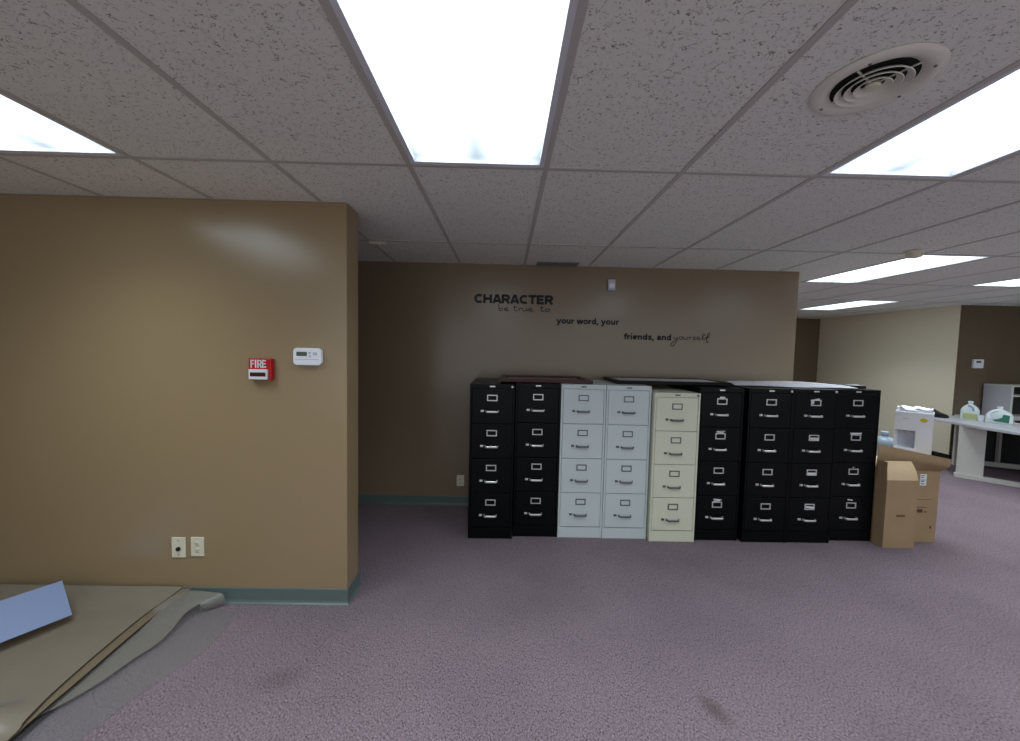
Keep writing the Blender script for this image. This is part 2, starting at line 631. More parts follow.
# ------------------------------------------------------------------ ceiling lamps
LL = {(-3, -1): 'fluorescent ceiling panel cut off by the left edge of the photo', (0, -1): 'large bright fluorescent ceiling panel at top centre, nearest of the panels',
      (3, -1): 'fluorescent ceiling panel right of the round air vent, cut by the right edge',
      (6, 1): 'slim lit ceiling panel with a smoke detector in front of it', (9, 3): 'farthest lit ceiling panel, low above the beige wall',
      (9, 1): 'lit ceiling panel half cut off at the right edge above the dark brown wall'}
pro = {}
for (i, j) in lights:
    vis = (i, j) in LL
    t = thing('ceiling_light', LL.get((i, j), 'fluorescent ceiling panel in the part of the room behind the photographer'), 'ceiling light',
              (GX + (i + .5) * P, GY + (j + .5) * 2 * P, H), 0, 'fluorescent panels in the tile ceiling')
    if not pro:
        hx, hy = P / 2 - .012, P - .012
        b = MB()
        b.box(-hx, hx, -hy, -hy + .022, -.002, .03, .002).box(-hx, hx, hy - .022, hy, -.002, .03, .002)
        b.box(-hx, -hx + .022, -hy + .022, hy - .022, -.002, .03, .002).box(hx - .022, hx, -hy + .022, hy - .022, -.002, .03, .002)
        pro['f'] = b.build('frame', M_trim, t)
        pro['d'] = MB().quad([(-hx + .022, -hy + .022, .006), (-hx + .022, hy - .022, .006), (hx - .022, hy - .022, .006), (hx - .022, -hy + .022, .006)]).build('diffuser', M_lamp, t)
        pro['h'] = MB().box(-hx, hx, -hy, hy, .031, .11, .01).build('housing', M_trim, t)
    else:
        inst('frame', pro['f'], t); inst('diffuser', pro['d'], t); inst('housing', pro['h'], t)
    la = pro.get('l')
    if la is None:
        la = pro['l'] = bpy.data.lights.new('fluorescent_tubes', 'AREA')
        la.shape = 'RECTANGLE'
        la.size, la.size_y = .55, 1.18
        la.energy = TUBE_POWER
        la.color = (.88, .96, 1.0)
        la.spread = math.radians(122)
    lo = bpy.data.objects.new('fluorescent_tubes', la)
    COL.objects.link(lo)
    lo.parent = t
    lo.location = (0, 0, .024)

# ------------------------------------------------------------------ round ceiling vent
t = thing('air_vent', 'round grey ceiling air vent with concentric rings', 'vent', (1.114, 1.207, H))
b = MB()
b.lathe([(.156, -.001), (.158, -.004), (.152, -.009), (.138, -.013), (.120, -.011), (.109, -.004), (.105, -.0008), (.118, -.0008), (.138, -.003), (.15, -.001)], 64, cap=False)
b.build('outer_flange', M_vent, t, smooth=True)
for k, r in enumerate((.089, .066, .043)):
    MB().lathe([(r - .012, -.002), (r - .004, -.007), (r + .003, -.015), (r + .001, -.0165), (r - .007, -.010), (r - .015, -.003)], 48, cap=False).build('louvre_ring', M_vent, t, smooth=True)
MB().lathe([(.003, -.018), (.016, -.017), (.02, -.012), (.018, -.003)], 32).build('centre_cap', M_ivory, t, smooth=True)
b = MB()
for a in range(4):
    b.box(.012, .108, -.002, .002, -.007, -.003, M=Matrix.Rotation(a * PI / 2 + .5, 4, 'Z'))
b.build('spoke', M_vent, t)
MB().lathe([(.103, -.0005), (.103, -.0025)], 48).build('dark_duct', M_slot, t)
for a in (0.3, 2.1, 3.9, 5.5):
    MB().lathe([(.004, -.012), (.004, -.0145), (.002, -.0155)], 12, (0.13 * math.cos(a), .13 * math.sin(a))).build('screw', M_gun, t)

# flat grille by the rear wall
t = thing('ceiling_grille', 'small rectangular grille in the ceiling just before the rear wall', 'vent', (.485, 3.735, H))
MB().box(-.2, .2, -.07, -.052, -.012, -.001, .002).box(-.2, .2, .052, .07, -.012, -.001, .002).box(-.2, -.182, -.052, .052, -.012, -.001, .002) \
    .box(.182, .2, -.052, .052, -.012, -.001, .002).build('frame', M_stainless, t)
b = MB()
for k in range(7):
    y = -.045 + k * .015
    b.box(-.18, .18, y - .004, y + .004, -.009, -.004, M=None)
b.box(-.004, .004, -.052, .052, -.011, -.003)
b.build('slat', M_stainless, t)
MB().box(-.18, .18, -.05, .05, -.0025, -.001).build('dark_duct', M_slot, t)

t = thing('smoke_detector', 'round beige smoke detector hanging from the ceiling in front of a lit panel', 'smoke detector', (3.19, 3.0, H))
MB().lathe([(.058, -.005), (.058, -.012), (.052, -.018)], 32).build('base_plate', M_ivory, t, smooth=True)
MB().lathe([(.05, -.018), (.052, -.036), (.044, -.050), (.022, -.056)], 32).build('cap', M_ivory, t, smooth=True)

t = thing('ceiling_sensor', 'little ivory box on the ceiling grid near the brown stub wall', 'sensor', (-1.045, 3.115, H - .0045))
MB().box(-.06, .06, -.03, .03, -.024, -.0005, .008).build('case', M_ivory, t)
MB().lathe([(.014, -.024), (.013, -.030), (.006, -.034)], 16, (.02, 0)).build('lens', M_ivory, t, smooth=True)

# ------------------------------------------------------------------ wall fittings
t = thing('fire_alarm', 'red fire alarm pull station with white T handle on the brown wall', 'fire alarm', (-1.447, YL, 1.446))
MB().box(-.068, .066, -.034, -.001, -.062, .068, .006).build('housing', M_red, t)


def arc(cx, cy_, rx, ry, a0, a1, n=14):
    return [(cx + rx * math.cos(math.radians(a0 + (a1 - a0) * k / n)), cy_ + ry * math.sin(math.radians(a0 + (a1 - a0) * k / n))) for k in range(n + 1)]


# heavy sans letters: stroke skeletons and advance; capitals in cap heights, small letters in x-heights
SANS = {
    'C': ([arc(.40, .5, .28, .385, 48, 312)], .73), 'H': ([[(.12, 0), (.12, 1)], [(.60, 0), (.60, 1)], [(.12, .5), (.60, .5)]], .76),
    'A': ([[(.09, 0), (.34, 1)], [(.63, 0), (.38, 1)], [(.2, .27), (.52, .27)]], .73),
    'R': ([[(.12, 0), (.12, 1)], [(.12, .885), (.40, .885)] + arc(.40, .67, .17, .215, 90, -90, 8) + [(.12, .455)], [(.36, .45), (.60, 0)]], .72),
    'T': ([[(.33, 0), (.33, 1)], [(.02, .885), (.64, .885)]], .68), 'E': ([[(.12, 0), (.12, 1)], [(.12, .885), (.56, .885)], [(.12, .5), (.52, .5)], [(.12, .115), (.58, .115)]], .66),
    'F': ([[(.12, 0), (.12, 1)], [(.12, .9), (.52, .9)], [(.12, .5), (.46, .5)]], .66), 'I': ([[(.12, 0), (.12, 1)]], .36),
    'a': ([[(.15, .72), (.26, .85), (.42, .86), (.56, .78), (.60, .6), (.60, 0)], [(.60, .50), (.38, .52), (.20, .42), (.17, .26), (.28, .14), (.45, .16), (.60, .32)]], .84),
    'd': ([arc(.38, .5, .23, .36, 0, 360, 18), [(.64, 0), (.64, 1.42)]], .88), 'e': ([[(.16, .5), (.64, .5)], arc(.40, .5, .25, .36, 0, 310, 16)], .84),
    'f': ([[(.28, 0), (.28, 1.08), (.34, 1.24), (.54, 1.28)], [(.04, .87), (.54, .87)]], .58), 'i': ([[(.18, 0), (.18, 1)], [(.18, 1.16), (.18, 1.42)]], .42),
    'n': ([[(.16, 0), (.16, 1)], [(.16, .6), (.24, .78), (.40, .85), (.55, .78), (.60, .6), (.60, 0)]], .84), 'o': ([arc(.42, .5, .27, .36, 0, 360, 18)], .86),
    'r': ([[(.16, 0), (.16, 1)], [(.16, .55), (.26, .78), (.50, .85)]], .58), 's': ([[(.58, .78), (.38, .87), (.20, .76), (.26, .58), (.46, .46), (.54, .28), (.38, .13), (.10, .2)]], .72),
    'u': ([[(.16, 1), (.16, .4), (.22, .2), (.37, .14), (.52, .22), (.60, .4)], [(.60, 1), (.60, 0)]], .84),
    'w': ([[(.08, 1), (.30, 0)], [(.30, 0), (.52, 1)], [(.52, 1), (.76, 0)], [(.76, 0), (.98, 1)]], 1.1),
    'y': ([[(.08, 1), (.36, .04)], [(.66, 1), (.34, .0), (.24, -.28), (.04, -.30)]], .78), ',': ([[(.16, .28), (.16, 0), (.08, -.26)]], .42), ' ': ([], .42)}


def ribbon(b, pts, hw, y0, y1):
    """flat band of half width hw along pts (x, z), from y0 to y1"""
    if len(pts) > 2 and (Vector(pts[0]) - Vector(pts[-1])).length < 1e-6:
        closed, pts = True, pts[:-1]
    else:
        closed = False
    n = len(pts)
    L_, R_ = [], []
    for i, p in enumerate(pts):
        p = Vector(p)
        dirs = []
        if i > 0 or closed:
            dirs.append((p - Vector(pts[i - 1])).normalized())
        if i < n - 1 or closed:
            dirs.append((Vector(pts[(i + 1) % n]) - p).normalized())
        ns = [Vector((-d.y, d.x)) for d in dirs]
        nn = ns[0] if len(ns) == 1 else (ns[0] + ns[1]) / max(.4, 1 + ns[0].dot(ns[1]))
        L_.append(p + nn * hw)
        R_.append(p - nn * hw)
    V = [[b.bm.verts.new((q.x, y, q.y)) for q in side] for side in (L_, R_) for y in (y0, y1)]
    lf_, lb, rf, rb = V
    m_ = n if closed else n - 1
    for i in range(m_):
        j = (i + 1) % n
        b.bm.faces.new((rf[i], rf[j], lf_[j], lf_[i]))
        b.bm.faces.new((lb[i], lb[j], rb[j], rb[i]))
        b.bm.faces.new((lf_[i], lf_[j], lb[j], lb[i]))
        b.bm.faces.new((rb[i], rb[j], rf[j], rf[i]))
    if not closed:
        b.bm.faces.new((rf[0], lf_[0], lb[0], rb[0]))
        b.bm.faces.new((lf_[-1], rf[-1], rb[-1], lb[-1]))


TIGHT = .05


def text_width(text):
    return sum(SANS[c][1] - TIGHT for c in text)


def letters(text, x, z, width, unit, material, y, stroke, name, parent=None):
    """heavy lettering: baseline z, letters one unit high, filling width from x"""
    b = MB()
    k = width / text_width(text)
    px = 0
    for c in text:
        for st in SANS[c][0]:
            ribbon(b, [(x + (px + p[0]) * k, z + p[1] * unit) for p in st], stroke * unit / 2, y - .0012, y)
        px += SANS[c][1] - TIGHT
    o = b.build(name, material, parent)
    return o


letters('FIRE', -.056, .012, .094, .048, M_card, -.0345, .15, 'lettering', t)
b = MB()
b.box(-.058, .05, -.050, -.034, -.056, .004, .003)
b.build('pull_handle', M_card, t)
MB().box(-.049, .042, -.0512, -.0495, -.038, -.014, .0006).build('handle_slot', M_darkred, t)

t = thing('thermostat', 'white rounded thermostat with small grey screen right of the fire alarm', 'thermostat', (-1.173, YL, 1.53))
rp = []
for (qx, qz, a0) in ((.06, .028, 0), (-.06, .028, 90), (-.06, -.028, 180), (.06, -.028, 270)):
    for k in range(7):
        a = math.radians(a0 + 15 * k)
        rp.append((qx + .023 * math.cos(a), qz + .023 * math.sin(a)))
MB().prism(rp, .001, .03, .005, M=Matrix.Rotation(PI / 2, 4, 'X')).build('case', M_plastic, t)
MB().box(-.062, .0, -.0315, -.0295, .003, .028, .0008).build('screen', M_lcd, t)
for k in range(2):
    MB().box(.01, .022, -.034, -.029, .017 - k * .02, .028 - k * .02, .002).build('button', M_plasticgrey, t)
MB().box(.036, .06, -.0315, -.0295, .008, .026, .0008).build('switch', M_plasticgrey, t)
MB().box(-.07, .07, -.0312, -.0298, -.018, -.015).build('flap_seam', M_plasticgrey, t)

t = thing('wall_thermostat', 'small white thermostat on the dark brown wall at far right', 'thermostat', (7.335, 5.85, 1.537))
MB().box(-.08, .08, -.035, -.001, -.07, .07, .012).build('case', M_plastic, t)
MB().box(-.045, .03, -.0365, -.0345, .015, .045, .0008).build('screen', M_lcd, t)


def outlet(x, y, z, label, kind, sc=1.0):
    t = thing('wall_outlet', label, 'outlet', (x, y, z), 0, 'ivory wall plates')
    MB().box(-.042 * sc, .042 * sc, -.008, -.0005, -.063 * sc, .063 * sc, .003).build('cover_plate', M_ivory, t)
    if kind == 'jack':
        MB().lathe([(.013, 0), (.013, .006), (.008, .008)], 20, M=Matrix.Translation((.0, -.008, -.008)) @ Matrix.Rotation(PI / 2, 4, 'X')).build('jack', M_slot, t)
        for s in (-1, 1):
            MB().lathe([(.0035, 0), (.0035, .0015)], 12, M=Matrix.Translation((0, -.008, s * .045)) @ Matrix.Rotation(PI / 2, 4, 'X')).build('screw', M_gun, t)
    else:
        for s in (-1, 1):
            r = MB().box(-.017 * sc, .017 * sc, -.0105, -.0075, s * .022 * sc - .014 * sc, s * .022 * sc + .014 * sc, .003).build('receptacle', M_ivory, t)
            MB().box(-.008 * sc, -.0055 * sc, -.0109, -.0103, s * .022 * sc - .006, s * .022 * sc + .006).box(.0055 * sc, .008 * sc, -.0109, -.0103, s * .022 * sc - .005, s * .022 * sc + .005) \
                .box(-.003, .003, -.0109, -.0103, s * .022 * sc - .011, s * .022 * sc - .007).build('slot', M_slot, r)
    return t


outlet(-1.973, YL, .346, 'ivory wall plate with a dark cable jack, left of the pair on the stub wall', 'jack')
outlet(-1.859, YL, .352, 'ivory power outlet, right of the pair low on the brown stub wall', 'duplex', .95)
outlet(-.432, YR, .256, 'ivory power outlet on the rear wall left of the filing cabinets', 'duplex', .9)

t = thing('motion_sensor', 'small pale sensor box high on the rear wall above the lettering', 'sensor', (1.037, YR, 2.26))
MB().box(-.036, .036, -.04, -.001, -.053, .053, .008).build('case', M_plasticgrey, t)
MB().box(-.026, .026, -.046, -.038, -.03, .012, .004).build('lens', M_plastic, t)

# ------------------------------------------------------------------ wall lettering
TY = YR - .0003


def decal(o, label):
    return tag(o, label, 'wall lettering', 'black quotation lettering on the rear wall')


decal(letters('CHARACTER', -.325, 2.057, .79, .088, M_decal, TY, .285, 'wall_lettering'), 'bold black capitals CHARACTER on the rear brown wall')


def line_of_words(text, x, z, width, unit, labels):
    k = width / text_width(text)
    px = 0
    for wd_, lb in zip(text.split(' '), labels):
        w_ = text_width(wd_)
        decal(letters(wd_, x + px * k, z, w_ * k, unit, M_decal, TY, .36, 'wall_lettering'), lb)
        px += w_ + SANS[' '][1] - TIGHT


line_of_words('your word, your', .505, 1.870, .625, .043, ['bold black word your at the start of the middle line of wall lettering', 'bold black word with a comma in the middle line of wall lettering',
                                                          'bold black word your at the end of the middle line of wall lettering'])
line_of_words('friends, and', 1.183, 1.727, .485, .043, ['bold black word friends on the lowest line of wall lettering', 'bold black word and on the lowest line of wall lettering'])


def spline(pts, n=6):
    out = []
    for i in range(len(pts) - 1):
        p0 = pts[max(i - 1, 0)]; p1 = pts[i]; p2 = pts[i + 1]; p3 = pts[min(i + 2, len(pts) - 1)]
        for k in range(n):
            u = k / n
            out.append(tuple(0.5 * ((2 * p1[d]) + (-p0[d] + p2[d]) * u + (2 * p0[d] - 5 * p1[d] + 4 * p2[d] - p3[d]) * u * u + (-p0[d] + 3 * p1[d] - 3 * p2[d] + p3[d]) * u ** 3) for d in range(len(p1))))
    out.append(tuple(pts[-1]))
    return out


GLY = {  # handwriting strokes in x-height units, (strokes, advance)
    'b': ([[(0, 2), (.05, 1), (.1, .1), (.4, 0), (.6, .4), (.4, .8), (.1, .5)]], .85),
    'e': ([[(0, .35), (.45, .55), (.35, .95), (.05, .8), (.0, .3), (.3, 0), (.7, .15)]], .8),
    't': ([[(.25, 1.9), (.2, 1), (.22, .2), (.45, 0), (.65, .15)], [(-.05, 1.15), (.6, 1.25)]], .75),
    'r': ([[(0, .9), (.1, .5), (.1, 0)], [(.1, .5), (.3, .85), (.55, .85)]], .65),
    'u': ([[(0, .9), (0, .3), (.25, 0), (.5, .3), (.55, .9)], [(.55, .9), (.55, .2), (.75, .05)]], .85),
    'o': ([[(.35, .9), (.05, .7), (.05, .2), (.35, 0), (.6, .35), (.5, .8), (.35, .9), (.75, .8)]], .8),
    'y': ([[(0, .9), (.05, .35), (.3, .15), (.55, .5)], [(.6, .9), (.55, 0), (.30, -1.3), (-.15, -2.3), (-.5, -1.9), (-.2, -1.0), (.75, .1)]], .9),
    's': ([[(.5, .85), (.2, .9), (.1, .6), (.45, .35), (.35, .02), (0, .05)]], .7),
    'l': ([[(0, .2), (.4, 1.3), (.4, 1.95), (.15, 1.8), (.15, .5), (.35, 0), (.6, .2)]], .6),
    'f': ([[(.1, .2), (.6, 1.4), (.75, 2.2), (.45, 2.1), (.35, 1), (.3, -.6), (.45, -.9), (.6, -.4)], [(0, .75), (.8, .85)]], .9),
    ' ': ([], .8)}


def script_obj(text, x, z, width, xh, r):
    b = MB()
    tot = sum(GLY[c][1] for c in text)
    k = width / tot
    px = 0
    for c in text:
        for st in GLY[c][0]:
            pts = spline([(x + (px + p[0]) * k, z + p[1] * xh) for p in st])
            b.tube([(p[0], TY - .0012, p[1]) for p in pts], r, 8, sx=1, sz=1, up=(0, 1, 0), M=None)
        px += GLY[c][1]
    for v in b.bm.verts:   # flatten the strokes to a thin film on the wall
        v.co.y = TY - .0012 + (v.co.y - (TY - .0012)) * (.001 / r)
    return b.build('wall_lettering', M_decal)


for wd_, xx, ww in (('be', -.078, .115), ('true', .068, .21), ('to', .335, .11)):
    decal(script_obj(wd_, xx, 1.986, ww, .031, .0038), 'thin handwritten word %s under the bold capitals' % wd_)
decal(script_obj('yourself', 1.69, 1.738, .37, .030, .0035), 'thin handwritten word yourself at the end of the rear wall lettering')

# ------------------------------------------------------------------ filing cabinets
CG = 'four drawer filing cabinets in the row'
CACHE = {}


def cached(key, fn, name, material, parent, loc):
    if key in CACHE:
        o = CACHE[key].copy()
        o.name = name
        COL.objects.link(o)
        o.parent = parent
        o.location = loc
        return o
    o = fn().build(name, material, parent, loc)
    CACHE[key] = o
    return o


def handle_mb():
    b = MB()
    pts = spline([(-.052, -.001, .0), (-.051, -.012, .0), (-.045, -.022, -.001), (-.03, -.025, -.001), (.03, -.025, -.001), (.045, -.022, -.001), (.051, -.012, .0), (.052, -.001, .0)], 4)
    b.tube(pts, .0085, 10, sx=.45, sz=1.0)
    b.box(-.056, -.048, -.003, .0, -.009, .009, .001).box(.048, .056, -.003, .0, -.009, .009, .001)
    return b


def latch_mb():
    return MB().box(-.009, .009, -.012, 0, -.006, .006, .003).box(-.013, .013, -.002, 0, -.009, .009, .0008)


def holder_mb():
    return MB().ring(-.043, .043, -.026, .026, .0085, -.005, 0, .0012)


def lock_mb():
    return MB().lathe([(.010, 0), (.010, .006), (.006, .009)], 16, M=Matrix.Rotation(PI / 2, 4, 'X'))


def make_cabinet(x0, x1, yf, h, kind, label, depth=None, cards=None, lock=False, badge=True, extra=None, rz=0.0):
    w_ = x1 - x0
    dpt = (YR - .008 - yf) if depth is None else depth
    t = thing('filing_cabinet', label, 'filing cabinet', ((x0 + x1) / 2, yf, 0), rz, CG)
    paint = {'black': M_black, 'white': M_white, 'putty': M_putty}[kind]
    metal = M_chrome if kind == 'black' else M_gun
    hw = w_ / 2 - .001
    b = MB()
    b.box(-hw, hw, .022, dpt, .0, h, .004)
    b.box(-hw, -hw + .015, 0, .024, 0, h, .002).box(hw - .015, hw, 0, .024, 0, h, .002)
    b.box(-hw + .014, hw - .014, 0.0, .024, h - .036, h - .0005, .002)
    b.box(-hw + .014, hw - .014, 0.004, .024, .0, .09, .002)
    b.build('body', paint, t)
    top, bot = h - .039, .094
    ph = (top - bot) / 4
    for d in range(4):
        z1 = top - d * ph
        z0 = z1 - ph + .005
        key = (kind, 'dr', round(w_, 3), round(ph, 4))
        dx = hw - .018
        dr = cached(key, lambda: MB().box(-dx, dx, 0.0, .02, -(ph - .005), 0, .0035, 2), 'drawer', paint, t, (0, 0.0, z1))
        cached((kind, 'ho'), holder_mb, 'label_holder', metal, dr, (0, -.0003, -.074))
        cached((kind, 'ha'), handle_mb, 'handle', metal, dr, (0, -.0003, -.186))
        cached((kind, 'la'), latch_mb, 'latch', metal, dr, (-.082, -.0003, -.184))
        if kind != 'black':
            cached((kind, 'ca'), lambda: MB().box(-.036, .036, -.002, -.0003, -.019, .019), 'label_card', M_white if kind == 'white' else M_putty, dr, (0, 0, -.074))
        for c in (cards or {}).get(d, []):
            cx, cz, cw, ch, rot = c
            MB().box(-cw / 2, cw / 2, -.0065, -.0055, -ch / 2, ch / 2, M=Matrix.Translation((cx, 0, cz + .006)) @ Matrix.Rotation(rot, 4, 'Y')).build('paper_label', M_card, dr)
    if badge:
        MB().box(-.022, .022, -.003, .0, -.006, .006, .001).build('badge', metal, t, (0, -.0003, h - .018))
    if lock:
        cached((kind, 'lk'), lock_mb, 'lock', metal, t, (hw - .022, -.0003, h - .019))
    return t


make_cabinet(-.287, .086, 3.140, 1.309, 'black', 'black filing cabinet at the left end of the row', lock=True)
make_cabinet(.0925, .474, 3.186, 1.318, 'black', 'black filing cabinet second from left, touching the pale grey pair')
make_cabinet(.476, .8555, 3.181, 1.318, 'white', 'left one of the two pale grey filing cabinets')
make_cabinet(.8575, 1.236, 3.176, 1.316, 'white', 'right one of the two pale grey filing cabinets, beside the cream one')
make_cabinet(1.246, 1.632, 3.135, 1.268, 'putty', 'cream filing cabinet, slightly lower than its neighbours', lock=True)
make_cabinet(1.642, 2.018, 3.168, 1.314, 'black', 'black filing cabinet directly right of the cream one, torn stickers above its label holders',
             cards={0: [(.0, -.046, .045, .013, .0)], 1: [(-.005, -.046, .06, .008, .06), (.0, -.037, .075, .006, -.05)], 3: [(-.005, -.046, .055, .010, -.08), (0, -.034, .07, .008, .1)]})
make_cabinet(2.044, 2.422, 3.146, 1.318, 'black', 'black filing cabinet with empty label holders, third from the right end', lock=True)
make_cabinet(2.424, 2.802, 3.150, 1.320, 'black', 'black filing cabinet with white cards in its label holders, second from the right end', lock=True,
             cards={0: [(-.012, -.055, .075, .014, -.18), (-.03, -.075, .02, .03, 0)], 1: [(0, -.086, .07, .018, 0)], 2: [(0, -.088, .07, .018, 0)], 3: [(0, -.083, .07, .018, .08)]})
make_cabinet(2.820, 3.207, 3.196, 1.320, 'black', 'black filing cabinet at the right end, next to the cardboard boxes',
             cards={1: [(-.004, -.045, .10, .014, -.02)], 2: [(-.005, -.042, .012, .006, 0)], 3: [(-.015, -.03, .045, .010, .12)]})

# things lying on the cabinets
t = thing('picture_frame', 'dark red wooden picture frame lying flat on the black cabinets at left', 'picture frame', (.36, 3.53, 1.3195), .0)
MB().box(-.40, .40, -.27, -.225, 0, .028, .005).box(-.40, .40, .225, .27, 0, .028, .005).box(-.40, -.355, -.225, .225, 0, .028, .005).box(.355, .40, -.225, .225, 0, .028, .005).build('frame', M_mahog, t)
MB().box(-.355, .355, -.225, .225, .004, .012).build('picture', M_mirror, t)

t = thing('framed_board', 'large black framed board lying across the pale grey and cream cabinets', 'picture frame', (1.49, 3.56, 1.3195), -.02)
MB().box(-.50, .50, -.24, -.205, 0, .03, .004).box(-.50, .50, .205, .24, 0, .03, .004).box(-.50, -.465, -.205, .205, 0, .03, .004).box(.465, .50, -.205, .205, 0, .03, .004).build('frame', M_black, t)
MB().box(-.465, .465, -.205, .205, .004, .024).build('board', M_paper, t)

rows = []
for i in range(15):
    u = i / 14
    x = 2.03 + 1.0 * u
    rw = []
    for k in range(13):
        v = k / 12
        y = 3.27 + .5 * v - .05 * u * (1 - v) + .06 * (1 - u) * (1 - v)
        z = 1.329 + .034 * math.sin(PI * min(1, v * 1.15) ** .8) * (0.35 + .65 * math.sin(PI * (.12 + .8 * u))) + .003 * math.sin(9 * u + 4 * v)
        rw.append((x, y, z))
    rows.append(rw)
tag(MB().grid(rows, .004).build('poster_sheet', M_paper, smooth=True), 'bowed white paper sheet lying on the black cabinets at right', 'paper')
t = thing('black_binder', 'small black case with a white label lying on the rightmost cabinet', 'case', (3.09, 3.34, 1.3235), -.1)
MB().box(-.055, .075, -.05, .05, .0, .024, .005).build('case', M_shoe, t)
MB().box(-.05, .05, -.052, .03, .0245, .0275).build('label', M_card, t)

# ------------------------------------------------------------------ cardboard boxes
def open_box(root, x0, x1, y0, y1, h, t_=.006, mt=M_cardboard):
    b = MB()
    b.box(x0, x1, y0, y0 + t_, 0, h).box(x0, x1, y1 - t_, y1, 0, h).box(x0, x0 + t_, y0 + t_, y1 - t_, 0, h).box(x1 - t_, x1, y0 + t_, y1 - t_, 0, h)
    b.box(x0 + t_, x1 - t_, y0 + t_, y1 - t_, .002, .01)
    return b.build('carton', mt, root)


t = thing('cardboard_box', 'narrow tan cardboard box standing in front of the larger box, front flap up', 'box', (3.336, 3.086, 0), 0, 'cardboard boxes beside the cabinets')
open_box(t, -.133, .133, 0, .098, .578)
rows = []
for i in range(6):
    u = i / 5
    rows.append([(x * (1 - .12 * u), .003 + .05 * u - .012 * math.sin(PI * u), .578 + .15 * u) for x in (-.131, -.06, .06, .131)])
MB().grid(rows, .004).build('flap', M_cardlight, t)
rows = [[(-.131 - .0 * u, y, .578 + .15 * u) for y in (.012, .05, .09)] for u in (0, .5, 1)]
MB().grid(rows, .004).build('flap', M_cardboard, t)
b = MB()
for k in range(5):
    b.box(-.034 + k * .015, -.022 + k * .015, -.0008, -.0001, .268, .286)
b.build('print_mark', M_ink, t)

t = thing('cardboard_box', 'larger tan cardboard box under the water dispenser, behind the narrow box', 'box', (3.497, 3.202, 0), 0, 'cardboard boxes beside the cabinets')
open_box(t, -.285, .285, 0, .64, .625)
MB().box(-.278, .278, .007, .633, .615, .624).build('lid_flap', M_cardlight, t)
# front flap bent outward, curling up along its free edge
rows = []
for i in range(9):
    u = i / 8
    xl = lambda a: a
    hingeL, hingeR = Vector((-.282, .002, .626)), Vector((.283, .002, .626))
    midL, midR = Vector((-.312, -.045, .805)), Vector((.275, -.075, .685))
    topL, topR = Vector((-.316, -.035, .862)), Vector((.290, -.075, .752))
    rr = []
    for k in range(9):
        v = k / 8
        a, c, e = hingeL.lerp(hingeR, v), midL.lerp(midR, v), topL.lerp(topR, v)
        p = a.lerp(c, u / .7) if u < .7 else c.lerp(e, (u - .7) / .3)
        rr.append(p)
    rows.append(rr)
MB().grid(rows, .005).build('flap', M_cardboard, t, smooth=True)
sh = MB().box(.112, .168, -.0012, -.0002, .50, .60).build('shipping_label', M_card, t)
b = MB()
for (xx, zz, ww) in ((.12, .585, .03), (.12, .57, .02), (.12, .548, .036), (.12, .535, .028), (.12, .515, .034)):
    b.box(xx, xx + ww, -.0018, -.0011, zz - .003, zz + .003)
b.build('print_mark', M_slot, sh)
b = MB()
for (xx, zz, ww, hh) in ((.10, .375, .13, .003), (.10, .305, .09, .006), (.105, .26, .05, .03), (.17, .26, .02, .012), (.225, .12, .016, .02)):
    b.box(xx, xx + ww, -.0008, -.0001, zz, zz + hh)
b.build('print_mark', M_ink, t)
b = MB()
b.box(-.02, .10, .0, .004, .0, .02)

# ------------------------------------------------------------------ water dispenser and jug on the box
th = math.radians(-50)     # its front faces the left and the photographer
t = thing('water_dispenser', 'white countertop water dispenser with a yellow sticker standing on the cardboard box', 'water dispenser', (3.735, 3.40, .632), th)
wd, dd_, hh = .118, .20, .482
b = MB()
# front face at y=-dd/2 with an alcove; body built as shell around it
yf, yb = -dd_ / 2, dd_ / 2
ax0, ax1, az0, az1 = -.108, .018, .155, .318
b.box(-wd, ax0, yf, yb, 0, hh, .0).box(ax1, wd, yf, yb, 0, hh).box(ax0, ax1, yf, yb, 0, az0).box(ax0, ax1, yf, yb, az1, hh).box(ax0, ax1, yf + .075, yb, az0, az1)
b.box(-wd - .002, wd + .002, yf - .002, yb + .002, hh - .016, hh + .004, .006)
b.build('body', M_plastic, t)
MB().box(ax0 + .012, ax1 - .012, yf + .07, yf + .0745, az0 + .012, az1 - .012).build('alcove_panel', M_plasticgrey, t)
for xx in (-.07, -.022):
    MB().box(xx - .011, xx + .011, yf + .02, yf + .069, az1 - .04, az1 - .012, .004).build('tap_lever', M_plasticgrey, t)
MB().box(ax0 - .004, ax1 + .004, yf - .022, yf + .05, az0 - .02, az0 + .004, .005).build('drip_tray', M_plastic, t)
MB().lathe([(.094, hh + .003), (.098, hh + .018), (.088, hh + .030), (.062, hh + .026), (.05, hh + .004)], 32).build('bottle_collar', M_plastic, t, smooth=True)
rows = []
for i in range(9):
    rows.append([(-.11 + .22 * i / 8, -.09 + .18 * k / 8, hh + .030 + .012 * math.sin(i * 1.7 + k * .8) + .008 * math.cos(k * 2.1 - i)) for k in range(9)])
MB().grid(rows, .003).build('plastic_cover', M_plastic, t, smooth=True)
MB().lathe([(.023, 0), (.023, .0012)], 24, M=Matrix.Translation((.062, yf - .0001, hh - .062)) @ Matrix.Rotation(PI / 2, 4, 'X') @ Matrix.Scale(.8, 4, (0, 1, 0))).build('sticker', M_yellow, t)
MB().box(-.072, -.03, yf - .0008, yf - .0001, hh - .062, hh - .056).build('logo_mark', M_plasticgrey, t)

